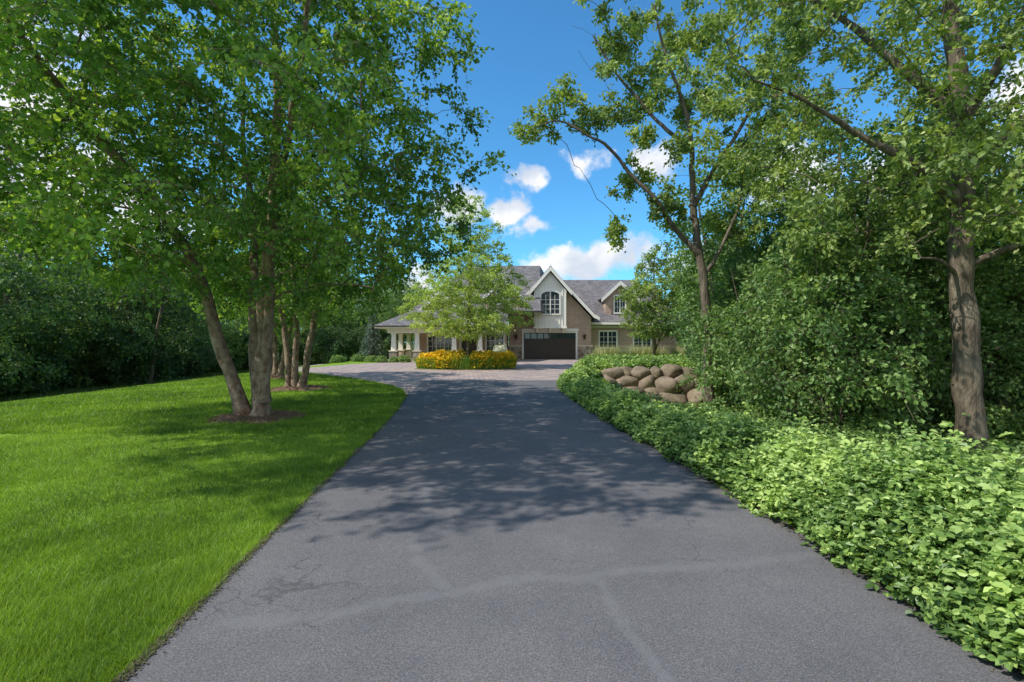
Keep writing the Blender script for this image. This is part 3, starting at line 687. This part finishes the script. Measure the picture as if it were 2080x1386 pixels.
oz = float(height(np.array(9.35), np.array(10.1)))
T1 = crown_pts(16000, (3, 4, 2.5), (16, 17, 13.5), ell((9.6, 10.6, 8.6), (5.6, 5.6, 5.0)), .72, 560, .08, 1.0, 6.)
T2 = crown_pts(4000, (4, 6, 3), (14, 13, 6), ell((9.4, 9.6, 4.6), (4.2, 3., 1.3)), .6, 70, -.05, 1.1, 2.)
build_tree('oak_tree', [
    [(9.45, 10.1, oz-.1, .26), (9.3, 10.1, 2.0, .22), (9.2, 10.15, 5.2, .19), (9.1, 10.2, 8, .14), (8.9, 10.2, 11.5, .07)],
    [(9.2, 10.15, 4.6, .12), (8.2, 10.0, 5.3, .09), (7.2, 10.1, 5.9, .065), (5.8, 9.9, 6.6, .035), (4.8, 9.8, 6.9, .02)],
    [(9.2, 10.15, 5.0, .12), (10.4, 9.7, 6.3, .09), (12, 9.3, 7.4, .05), (13.5, 9, 8, .03)],
    [(9.1, 10.2, 6.4, .11), (8.0, 10.6, 8.0, .08), (6.6, 11, 9.6, .05), (5.4, 11.2, 11, .03)],
    [(9.2, 10.1, 3.2, .07), (10.0, 9.6, 3.6, .05), (11.2, 9.2, 3.9, .03)],
    [(9.2, 10.1, 3.0, .05), (8.6, 9.8, 3.3, .035), (7.9, 9.5, 3.3, .02)],
    [(9.1, 10.2, 5.8, .10), (9.0, 8.8, 7.2, .08), (8.8, 7.4, 8.3, .05)]],
    np.vstack([T1, T2]), OM, (9.3, 10.3, 7), leaf=.13, lw=.62, ntw=6, L=.5, nl=15, zmin=3.0, droop=.1, jit=.07, updown=.6)

def pxl(l, y=18.): return np.array([[x, y+dy, z, r] for x, z, r, dy in l])
blobs = [(.7, 9.2, .55), (1.3, 9.8, .55), (2.0, 10.4, .6), (2.9, 9.8, .6), (3.9, 10.2, .75), (5.2, 11.0, 1.1), (3.9, 12.6, .9), (3.1, 13.8, .9), (4.8, 13.4, .9), (6.6, 13.2, 1.8), (7.4, 10.6, 1.4), (8.3, 8., 1.3), (4.6, 7.7, .6), (5.6, 6.6, .75), (4.1, 5.6, .6), (8.0, 6.2, 1.1), (9.8, 12.3, 1.8), (5.0, 9.1, .5), (9.5, 9.8, 1.4), (6.0, 8.6, .5), (3.6, 11.4, .4)]
TT = []
for bx_, bz_, br_ in blobs:
    n_ = int(10+14*br_**1.8); q = rng.normal(0, .42, (n_, 3))*br_*[1, 1.1, .75]; TT.append(q+[bx_, 18+rng.normal(0, .5), bz_])
TT = thin(np.vstack(TT), .32, 440)
bare = np.array([[2.3, 18.2, 8.2], [2.6, 17.6, 7.6], [3.1, 18, 6.9], [1.6, 18.3, 10.4], [2.4, 17.8, 12.2], [2.2, 18.1, 13.3], [3.6, 18.2, 6.0], [4.9, 17.7, 12.5], [2.9, 18., 11.6], [2.0, 18, 8.9], [3.4, 18, 11.2], [5.8, 17.8, 10.2], [6.0, 18.2, 7.8], [4.4, 18, 8.9], [5.4, 17.9, 5.4]])
z2 = float(height(np.array(7.2), np.array(18.)))
build_tree('oak_tree', [
    pxl([(7.25, z2-.1, .23, 0), (7.05, 2.65, .17, 0), (6.75, 5.2, .14, 0), (6.55, 7, .11, 0), (6.5, 9.7, .085, 0), (5.6, 12.4, .05, 0), (5.2, 14, .03, 0)]),
    pxl([(6.8, 4.9, .10, 0), (5.9, 5.8, .09, -.1), (5.15, 6.8, .08, -.2), (4.3, 7.6, .07, -.2), (3.5, 8.6, .055, -.3), (2.6, 9.1, .042, -.3), (1.6, 9.6, .03, -.3), (.5, 9.2, .018, -.3)]),
    pxl([(6.5, 8.8, .08, 0), (5.2, 10.0, .06, .1), (3.9, 11.6, .045, .2), (3.0, 13, .03, .2)]),
    pxl([(6.6, 6.6, .1, 0), (7.6, 8.2, .08, .3), (8.7, 10, .06, .3), (10, 12.6, .03, .3)]),
    pxl([(6.9, 3.9, .08, 0), (7.6, 5.2, .06, -.3), (8.3, 7.2, .045, -.3), (8.4, 9.2, .02, -.3)])],
    TT, OM, (6.5, 18, 8), leaf=.145, lw=.65, ntw=6, L=.33, nl=16, zmin=4.2, droop=.0, jit=.08, updown=.3, bare=bare)

def loc_in(P):
    q = P-[-2.75, 31, 0]; R = np.interp(q[:, 2], [2.0, 2.6, 3.6, 5.5, 8, 10, 11], [2.2, 3.3, 3.6, 2.9, 1.9, 1.1, .2]); a = np.arctan2(q[:, 1], q[:, 0])
    return np.hypot(q[:, 0], q[:, 1]) < R*(1+.22*np.sin(a*5+q[:, 2]*2.4))
T = crown_pts(9000, (-6.5, 27.5, 2.1), (1, 34.5, 11), loc_in, .48, 480, .12, 1.5, 1.)
build_tree('honeylocust_tree', [[(-2.72, 31, 0, .16), (-2.75, 31, 2.5, .12), (-2.7, 31, 6, .07), (-2.7, 31, 10.6, .02)]],
           T, [M['oak_bark'], M['locust_leaf']], (-2.75, 31, 4), leaf=.14, lw=.6, ntw=6, L=.6, nl=13, zmin=1.7, droop=.15, upn=1.1, hz=.2)
def sp_in(P):
    q = P-[10.0, 34.5, 0]; R = np.interp(q[:, 2], [2.0, 3.0, 5.0, 7, 8.6], [1.2, 2.3, 2.2, 1.5, .2]); a = np.arctan2(q[:, 1], q[:, 0])
    return np.hypot(q[:, 0], q[:, 1]) < R*(1+.15*np.sin(a*5+q[:, 2]*2.4))
T = crown_pts(6000, (7, 31.5, 2.1), (13, 37.5, 8.8), sp_in, .5, 220, .2, 1.2, 4.)
build_tree('maple_tree', [[(9.95, 34.5, 0, .14), (9.95, 34.5, 2.3, .11), (10, 34.5, 5, .07), (10, 34.5, 8.2, .02)], [(9.95, 34.5, 1.0, .08), (10.5, 34.4, 2.3, .06), (11.0, 34.3, 4, .04)]],
           T, [M['birch_bark'], M['oak_leaf']], (10, 34.5, 4), leaf=.17, lw=.6, ntw=6, L=.55, nl=12, zmin=1.9, droop=.1, upn=1.)

def variant(name, H, R0, zb, nm, leaf, mats, ntr=1, dmin=.75, nl=14, ntw=6, rb=.18, seed=1., gap=.12, gf=.9, L=.75, amp=1., twig=False):
    def ins(P):
        u = (P[:, 2]-zb)/(H-zb); R = R0*np.interp(u, [0, .2, .5, .8, 1], [.6, .95, 1, .7, .1]); a = np.arctan2(P[:, 1], P[:, 0])
        return np.hypot(P[:, 0], P[:, 1]) < R*(1+amp*(.18*np.sin(a*3+u*5+seed)+.12*np.sin(a*7-u*9)))
    T = crown_pts(9000, (-R0*1.3, -R0*1.3, zb), (R0*1.3, R0*1.3, H), ins, dmin, nm, gap, gf, seed)
    trs = []
    for k in range(ntr):
        a = k*2.4+seed; sp = 0 if ntr == 1 else .55*R0
        trs.append([(.1*math.cos(a)+.15*sp*math.cos(a), .1*math.sin(a)+.15*sp*math.sin(a), -.3, rb), (.25*sp*math.cos(a)+.1, .25*sp*math.sin(a), max(zb, .5)+.3, rb*.8), (.6*sp*math.cos(a), .6*sp*math.sin(a), (H+zb)/2, rb*.5), (sp*math.cos(a)-.2, sp*math.sin(a), H*.95, rb*.15)])
    return build_tree(name, trs, T, mats, (0, 0, (H+zb)/2), leaf=leaf, lw=.66, ntw=ntw, L=L, nl=nl, zmin=max(.1, zb*.9), droop=.25, obj=False, sides=7, twig=twig, jit=.1)
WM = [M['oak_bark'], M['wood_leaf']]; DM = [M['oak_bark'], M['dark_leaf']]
vA = variant('woodland_tree_a', 12, 3.4, 2.6, 260, .19, WM, 1, nl=12, seed=1., gap=.02, amp=1.5)
vB = variant('woodland_tree_b', 13.5, 3.0, 4.0, 210, .19, WM, 2, nl=12, seed=2., gap=.001, amp=1.5)
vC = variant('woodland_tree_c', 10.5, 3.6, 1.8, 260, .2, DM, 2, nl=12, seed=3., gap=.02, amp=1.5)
sA = variant('understory_shrub_a', 5.2, 1.9, .5, 120, .13, WM, 5, .5, 15, 6, .045, 1., gap=-.05, gf=1.9, L=.6, amp=2., twig=True)
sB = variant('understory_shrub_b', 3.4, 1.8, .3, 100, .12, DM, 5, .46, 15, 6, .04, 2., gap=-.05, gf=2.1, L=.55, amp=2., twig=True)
sC = variant('understory_sapling', 7.5, 1.7, 1.6, 110, .14, WM, 2, .55, 14, 6, .07, 4., gap=-.05, gf=1.5, L=.65, amp=2., twig=True)
sD = variant('understory_shrub_d', 4.0, 2.3, .1, 170, .17, DM, 4, .5, 13, 6, .05, 5., gap=.15, gf=1.5, L=.6, amp=1.5)
def put(me, name, x, y, s=1., parent=None, sz=None):
    o = D.objects.new(name, me); z = float(height(np.array(float(x)), np.array(float(y))))
    o.location = (x, y, z); o.rotation_euler = (0, 0, rng.random()*6.283); o.scale = (s, s, s*(sz or 1)); return link(o, parent)
for x, y, m, s in [(-21.5, 20, vC, .85), (-25, 25, vA, .85), (-22.5, 30, vC, .9), (-26, 35, vC, .95), (-21, 43, vA, .78), (-29.5, 21, vC, 1.),
                   (-30, 31, vA, 1.), (-30, 41, vC, 1.), (-36, 28, vC, 1.1), (-17.5, 48, vA, .68), (-36, 40, vB, .9), (-32, 17, vA, .95)]:
    put(m, 'woodland_tree', x, y, s)
for x, y, m, s in [(9.6, 22.0, vB, .85), (13.3, 21.5, vB, .95), (14.2, 15.5, vA, .75), (18, 19, vB, .9), (14.5, 29, vA, .9), (20, 26, vA, .9), (15.3, 36, vA, .8), (21, 34, vB, .9), (17.5, 10, vC, .85), (22, 14, vA, .9), (27, 20, vA, 1.),
                   (12.4, 29.5, vC, .6), (18.5, 43, vA, .9), (26, 40, vC, 1.)]:
    put(m, 'woodland_tree', x, y, s)
und = empty('woodland_undergrowth')
for k in range(34):
    y = rng.uniform(12, 30); x = max(.385*y+2.2, 7.8)+rng.random()**1.2*11
    put([sA, sB, sC][int(rng.random()*3)], 'shrub', x, y, rng.uniform(.8, 1.2), und)
for x, y, s, m in [(8.6, 16.4, .62, sB), (8.9, 18.8, .7, sA), (9.6, 21, .8, sA), (10.3, 23, .8, sC), (9.0, 14, .6, sB), (10.6, 13.6, .8, sA), (12, 12.6, .8, sA), (14, 11.5, .8, sC), (11.6, 25.5, .9, sA), (11.2, 19.5, .9, sC), (10, 16.5, .8, sC), (12.7, 28, .9, sA), (13.4, 31, 1., sA),
                (12.5, 15, .9, sC), (14.5, 13.5, .95, sA), (13.5, 17.5, 1., sC), (16, 12, 1., sA), (11.5, 17.8, .85, sA)]:
    put(m, 'shrub', x, y, s, und)
for k in range(38):
    y = 17+k*.85+rng.normal(0, .6); x = -24.5-(k % 3)*2.6-rng.random()*1.5
    put([sD, sB, sD, sA][k % 4], 'shrub', x, y, rng.uniform(.8, 1.25), und)
dist = empty('distant_trees')
for k in range(80):
    a = math.radians(-76+152*(k+rng.random())/80); r = rng.uniform(64, 95); x, y = r*math.sin(a), r*math.cos(a)
    put([vA, vC, vB][k % 3], 'tree', x, y, rng.uniform(.8, 1.1) if abs(x-8) > 20 else rng.uniform(.6, .75), dist)
for x, y, s in [(-13.5, 50, .62), (-16.5, 54, .7), (-11, 57, .65), (-19, 50, .75), (-22, 58, .9), (-14, 62, .75), (19.5, 50, .9), (23, 56, 1.), (16.5, 62, .8)]:
    put(vA, 'tree', x, y, s, dist)
for x, y, s in [(-14.5, 47, .8), (-16.5, 45, .85), (-19, 46, .9), (-12.5, 48.5, .8), (-15.5, 50, 1.)]: put(sD, 'shrub', x, y, s, und)

mb = MB(); x, y = -12.2, 43.
add_tube(mb, [(x, y, -.1), (x, y, 2.2), (x, y, 4.3)], [.12, .07, .01], 7)
A = []; B = []
for k in range(380):
    z = .3+3.8*rng.random()**1.2; R_ = 1.5*(1-z/4.4)+.05; a = rng.random()*6.283
    A.append((x, y, z+.15)); B.append((x+R_*math.cos(a)*rng.uniform(.65, 1), y+R_*math.sin(a)*rng.uniform(.65, 1), z-.1))
A = np.array(A); B = np.array(B); add_segs(mb, A, B, .015, .005)
A2 = np.repeat(A, 30, 0); B2 = np.repeat(B, 30, 0); t = rng.random(len(A2))[:, None]**.6; P = A2+(B2-A2)*t+rng.normal(0, .03, A2.shape)
add_leaves(mb, P, (B2-A2)*.6+rng.normal(0, .5, A2.shape), rng.normal(0, 1, A2.shape), .16, .035, rng.random(len(P)), 1)
mb.obj('spruce_tree', [M['oak_bark'], M['spruce']])

# ------------------------------------------------------------ planting
def blades(mb, P, h, w, bend, mat, rnd):
    n = len(P); a = rng.random(n)*6.283; s = np.stack([np.cos(a), np.sin(a), 0*a], 1)*np.broadcast_to(w, n)[:, None]*.5
    b = rng.random(n)*6.283; o = np.stack([np.cos(b), np.sin(b), 0*b], 1)*(np.broadcast_to(bend, n)*rng.uniform(.2, 1, n))[:, None]
    h = np.broadcast_to(h, n)[:, None]*rng.uniform(.7, 1.15, n)[:, None]; up = np.array([[0, 0, 1.]])
    m1 = P+up*h*.6+o*h*.35; tp = P+up*h*.95+o*h
    v = np.stack([P-s, P+s, m1+s*.8, m1-s*.8, tp], 1); i = np.arange(n)[:, None]*5
    mb.add(v, i+[0, 1, 2, 3], mat, np.repeat(rnd, 5)); mb.addf(i+[3, 2, 4], mat)
mb = MB(); n = 15000; t = rng.random(n)*6.283; q = np.sqrt(rng.random(n)); P = np.stack([-2.85+3.05*q*np.cos(t), 30.6+1.7*q*np.sin(t), 0*q], 1)
hm = .78*(1+.25*snoise(P[:, 0], P[:, 1], 0, 1.9, 3)); blades(mb, P, hm, .035, .5, 0, rng.random(n))
n = 6000; t = rng.random(n)*6.283; q = rng.random(n)**.4; P = np.stack([-2.85+3.1*q*np.cos(t), 30.6+1.75*q*np.sin(t), .25+.78*rng.random(n)-.15*q**4], 1)
P[:, 2] *= 1+.25*snoise(P[:, 0], P[:, 1], 0, 1.9, 3)
gapc = (np.abs(P[:, 0]+2.75) < .42+.12*np.sin(P[:, 1]*3)); P = P[~gapc | (rng.random(n) < .06)]
P = P[snoise(P[:, 0], P[:, 1], 0, 3.2, 2) > -.3]
for _ in range(3):
    m_ = len(P); dr = rng.normal(0, 1, (m_, 3)); dr[:, 2] = np.abs(dr[:, 2])*.5; nr = rng.normal(0, .6, (m_, 3)); nr[:, 2] += .6; nr[:, 1] -= .4
    add_leaves(mb, P, dr, nr, .13, .08, rng.random(m_), 1)
mb.obj('daylily_bed', [M['lily'], M['flower']])
mb = MB(); a = np.linspace(0, 6.283, 41)[:-1]; v = [(-2.85, 30.6, .1)]+[(-2.85+3.2*math.cos(k), 30.6+1.85*math.sin(k), .014) for k in a]
mb.add(v, [[0, 1+k, 1+(k+1) % 40] for k in range(40)]); mb.obj('flower_bed_mulch', [M['mulch']])
mb = MB()
for k in range(46):
    cx = rng.uniform(6.4, 14.5); cy = 37.2+.25*(cx-6.4)+rng.normal(0, .7)
    P = np.stack([cx+rng.normal(0, .12, 150), cy+rng.normal(0, .12, 150), np.zeros(150)], 1); blades(mb, P, 1.0, .022, .45, 0, rng.random(150))
    P = np.stack([cx+rng.normal(0, .12, 45), cy+rng.normal(0, .12, 45), np.zeros(45)], 1); blades(mb, P, 1.45, .03, .22, 1, rng.random(45))
mb.obj('ornamental_grass', [M['wgrass'], M['plume']])
mb = MB(); n = 30000; y = rng.uniform(3.5, 24, n); x = xo(y)+.1+rng.random(n)**1.2*9; P = np.stack([x, y, height(x, y)-.02], 1)
k = snoise(x, y, 0, 1.8, 1) > -.35; P = P[k]; n = len(P)
blades(mb, P, .3*(1+.5*snoise(P[:, 0], P[:, 1], 0, 1.2, 5))*(1-.55*S(17, 21, P[:, 1])), .012+.0006*P[:, 1], .5, 0, rng.random(n)*.8); mb.obj('wild_grass', [M['wgrass']])
mb = MB(); n = 26000; y = rng.uniform(4.5, 16, n); x = xo(y)+.2+rng.random(n)*6.5; kk = snoise(x, y, 0, 1.5, 3) > -.1; x, y = x[kk], y[kk]; n = len(x)
P = np.stack([x, y, height(x, y)+.03+rng.random(n)*.38*(1+.7*snoise(x, y, 0, 1.9, 2))], 1); nr = rng.normal(0, .5, (n, 3)); nr[:, 2] += .8
add_leaves(mb, P, rng.normal(0, 1, P.shape)*[1, 1, .4], nr, .085, .06, rng.random(n), 0); mb.obj('woodland_weeds', [M['wood_leaf']])
mb = MB(); n = 16000; y = rng.uniform(12, 46, n); x = -20-rng.random(n)*6; P = np.stack([x, y, height(x, y)-.02], 1)
blades(mb, P, .35, .03, .5, 0, rng.random(n)*.5); mb.obj('wild_grass', [M['wgrass']])
def bush(name, x, y, r, h, m, n=2500, leaf=.09, z=0.):
    mb = MB(); d = nrm(rng.normal(0, 1, (n, 3))); d[:, 2] = np.abs(d[:, 2]); q = rng.random(n)[:, None]**.3*(1+.3*snoise(d[:, 0], d[:, 1], d[:, 2], 4, x))[:, None]
    P = d*q*[r, r, h]+[x, y, z+.03]; add_segs(mb, np.repeat([[x, y, z]], 12, 0), P[:12], .02, .008)
    nr = d+rng.normal(0, .5, d.shape); add_leaves(mb, P, rng.normal(0, 1, P.shape), nr, leaf, leaf*.7, rng.random(n), 1); mb.obj(name, [M['oak_bark'], m])
for x, y, r, h in [(-11.3, 39.6, .6, .5), (-10.3, 38.9, .5, .45), (-12.6, 40.5, .7, .6), (-8.6, 39.2, .55, .5), (-6.6, 39.25, .5, .45), (-13.8, 39, .6, .55), (-9.3, 39.1, .4, .4)]:
    bush('boxwood_shrub', x, y, r, h, M['wood_leaf'])
bush('hydrangea_shrub', -.9, 38.9, .65, 1.5, M['whitefl'], 2200, .1)
bush('boxwood_shrub', -.2, 40.2, .5, .8, M['locust_leaf'])
for x, y, r, h in [(8.3, 13.0, .7, .8), (7.1, 17.0, .5, .7), (7.9, 17.2, .6, .8), (8.2, 15.6, .8, 1.0), (9.9, 12.6, .8, .9), (10.8, 11.2, .8, .8), (8.2, 11.3, .6, .6), (11.5, 10.2, .9, 1.)]:
    bush('understory_bush', x, y, r, h, M['wood_leaf'], 2200, .1, float(height(np.array(x), np.array(y))))

# ------------------------------------------------------------ sky, sun
ELEV = math.radians(48); sd = np.array([-.945, -.33]); sd /= np.linalg.norm(sd)
sunv = Vector((sd[0]*math.cos(ELEV), sd[1]*math.cos(ELEV), math.sin(ELEV)))
w = D.worlds.new('World'); scene.world = w; w.use_nodes = True; t = w.node_tree; t.nodes.clear(); L = t.links
sky = nd(t, 'ShaderNodeTexSky', sky_type='NISHITA', sun_disc=False); sky.sun_elevation = ELEV; sky.sun_rotation = math.atan2(sd[0], sd[1])
sky.air_density = 1.0; sky.dust_density = .3; sky.ozone_density = 2.0
tint = mixc(t, 'MULTIPLY', 1.0, sky.outputs[0], (.5, 1.15, 1.46))
co = nd(t, 'ShaderNodeTexCoord')
n1 = nd(t, 'ShaderNodeTexNoise', i_Scale=11.0, i_Detail=8.0, i_Roughness=.6); L.new(co.outputs['Generated'], n1.inputs['Vector'])
wn = nd(t, 'ShaderNodeTexNoise', i_Scale=16.0, i_Detail=4.0); L.new(co.outputs['Generated'], wn.inputs['Vector'])
wv = nd(t, 'ShaderNodeVectorMath', operation='MULTIPLY_ADD'); wv.inputs[1].default_value = (.11, .0, .07); L.new(wn.outputs['Color'], wv.inputs[0]); L.new(co.outputs['Generated'], wv.inputs[2])
wo = nd(t, 'ShaderNodeVectorMath', operation='SUBTRACT'); wo.inputs[1].default_value = (.055, 0, .035); L.new(wv.outputs[0], wo.inputs[0])
prev = None
def cdir(u, v): q = Vector((u, 1, v)); return q.normalized()
for u, v, rx, rz in [(.04, .322, .042, .026), (-.01, .262, .06, .034), (.045, .228, .06, .026), (-.11, .27, .07, .06), (.13, .16, .15, .04), (.06, .155, .08, .03), (.2, .175, .08, .035), (.15, .37, .05, .032),
                     (.30, .36, .045, .04), (.57, .33, .08, .07), (-1., .42, .15, .19), (-1.05, .3, .14, .12), (-.22, .09, .12, .05), (.8, .3, .12, .1), (-.75, .25, .12, .06), (1.3, .5, .2, .1), (-1.6, .3, .3, .12), (.42, .15, .14, .05)]:
    c = cdir(u, v)
    a = nd(t, 'ShaderNodeVectorMath', operation='SUBTRACT'); L.new(wo.outputs[0], a.inputs[0]); a.inputs[1].default_value = c
    b = nd(t, 'ShaderNodeVectorMath', operation='MULTIPLY'); L.new(a.outputs[0], b.inputs[0]); b.inputs[1].default_value = (1/rx, 1/rx, 1/rz)
    l = nd(t, 'ShaderNodeVectorMath', operation='LENGTH'); L.new(b.outputs[0], l.inputs[0])
    s_ = nd(t, 'ShaderNodeMath', operation='SUBTRACT'); s_.inputs[0].default_value = 1.0; L.new(l.outputs['Value'], s_.inputs[1])
    if prev is None: prev = s_
    else:
        m_ = nd(t, 'ShaderNodeMath', operation='MAXIMUM'); L.new(prev.outputs[0], m_.inputs[0]); L.new(s_.outputs[0], m_.inputs[1]); prev = m_
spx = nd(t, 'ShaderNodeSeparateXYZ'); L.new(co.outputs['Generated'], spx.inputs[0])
bk = nd(t, 'ShaderNodeMapRange'); bk.inputs['From Min'].default_value = .05; bk.inputs['From Max'].default_value = -.35; bk.inputs['To Min'].default_value = -.8; bk.inputs['To Max'].default_value = .45  # bright cloud cover behind the camera, unseen, added to light the house front
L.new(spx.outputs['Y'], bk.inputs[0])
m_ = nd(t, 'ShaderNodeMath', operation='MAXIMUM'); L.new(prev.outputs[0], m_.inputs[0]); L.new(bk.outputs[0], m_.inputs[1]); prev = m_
mxx = nd(t, 'ShaderNodeMath', operation='MAXIMUM'); L.new(prev.outputs[0], mxx.inputs[0]); mxx.inputs[1].default_value = -.6
ma = nd(t, 'ShaderNodeMath', operation='MULTIPLY_ADD'); ma.inputs[1].default_value = 2.6; L.new(n1.outputs[0], ma.inputs[0]); L.new(mxx.outputs[0], ma.inputs[2])
mr = nd(t, 'ShaderNodeMapRange', interpolation_type='SMOOTHSTEP'); mr.inputs['From Min'].default_value = 1.3; mr.inputs['From Max'].default_value = 1.95; L.new(ma.outputs[0], mr.inputs[0])
n2 = nd(t, 'ShaderNodeTexNoise', i_Scale=14.0, i_Detail=5.0); L.new(co.outputs['Generated'], n2.inputs['Vector'])
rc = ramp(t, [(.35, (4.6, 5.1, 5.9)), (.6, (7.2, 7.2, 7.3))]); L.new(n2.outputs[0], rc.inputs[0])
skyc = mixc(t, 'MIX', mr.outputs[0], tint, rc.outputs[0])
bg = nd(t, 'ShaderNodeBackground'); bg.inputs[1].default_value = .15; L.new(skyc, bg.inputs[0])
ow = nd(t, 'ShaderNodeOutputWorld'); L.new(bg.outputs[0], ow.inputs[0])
sl = D.lights.new('sun', 'SUN'); sl.energy = 5.0; sl.angle = math.radians(.5); sl.color = (1, .95, .86)
so = link(D.objects.new('sun', sl)); so.rotation_euler = sunv.to_track_quat('Z', 'Y').to_euler()
so.location = (-30, -10, 30)

cam = D.cameras.new('camera'); cam.lens = 17.3; cam.sensor_width = 36; cam.clip_end = 2000; cam.clip_start = .05
co_ = link(D.objects.new('camera', cam)); co_.location = (0, 0, 1.7); co_.rotation_euler = (math.radians(90), 0, 0)
scene.camera = co_
print('polys', sum(len(m.polygons) for m in D.meshes))
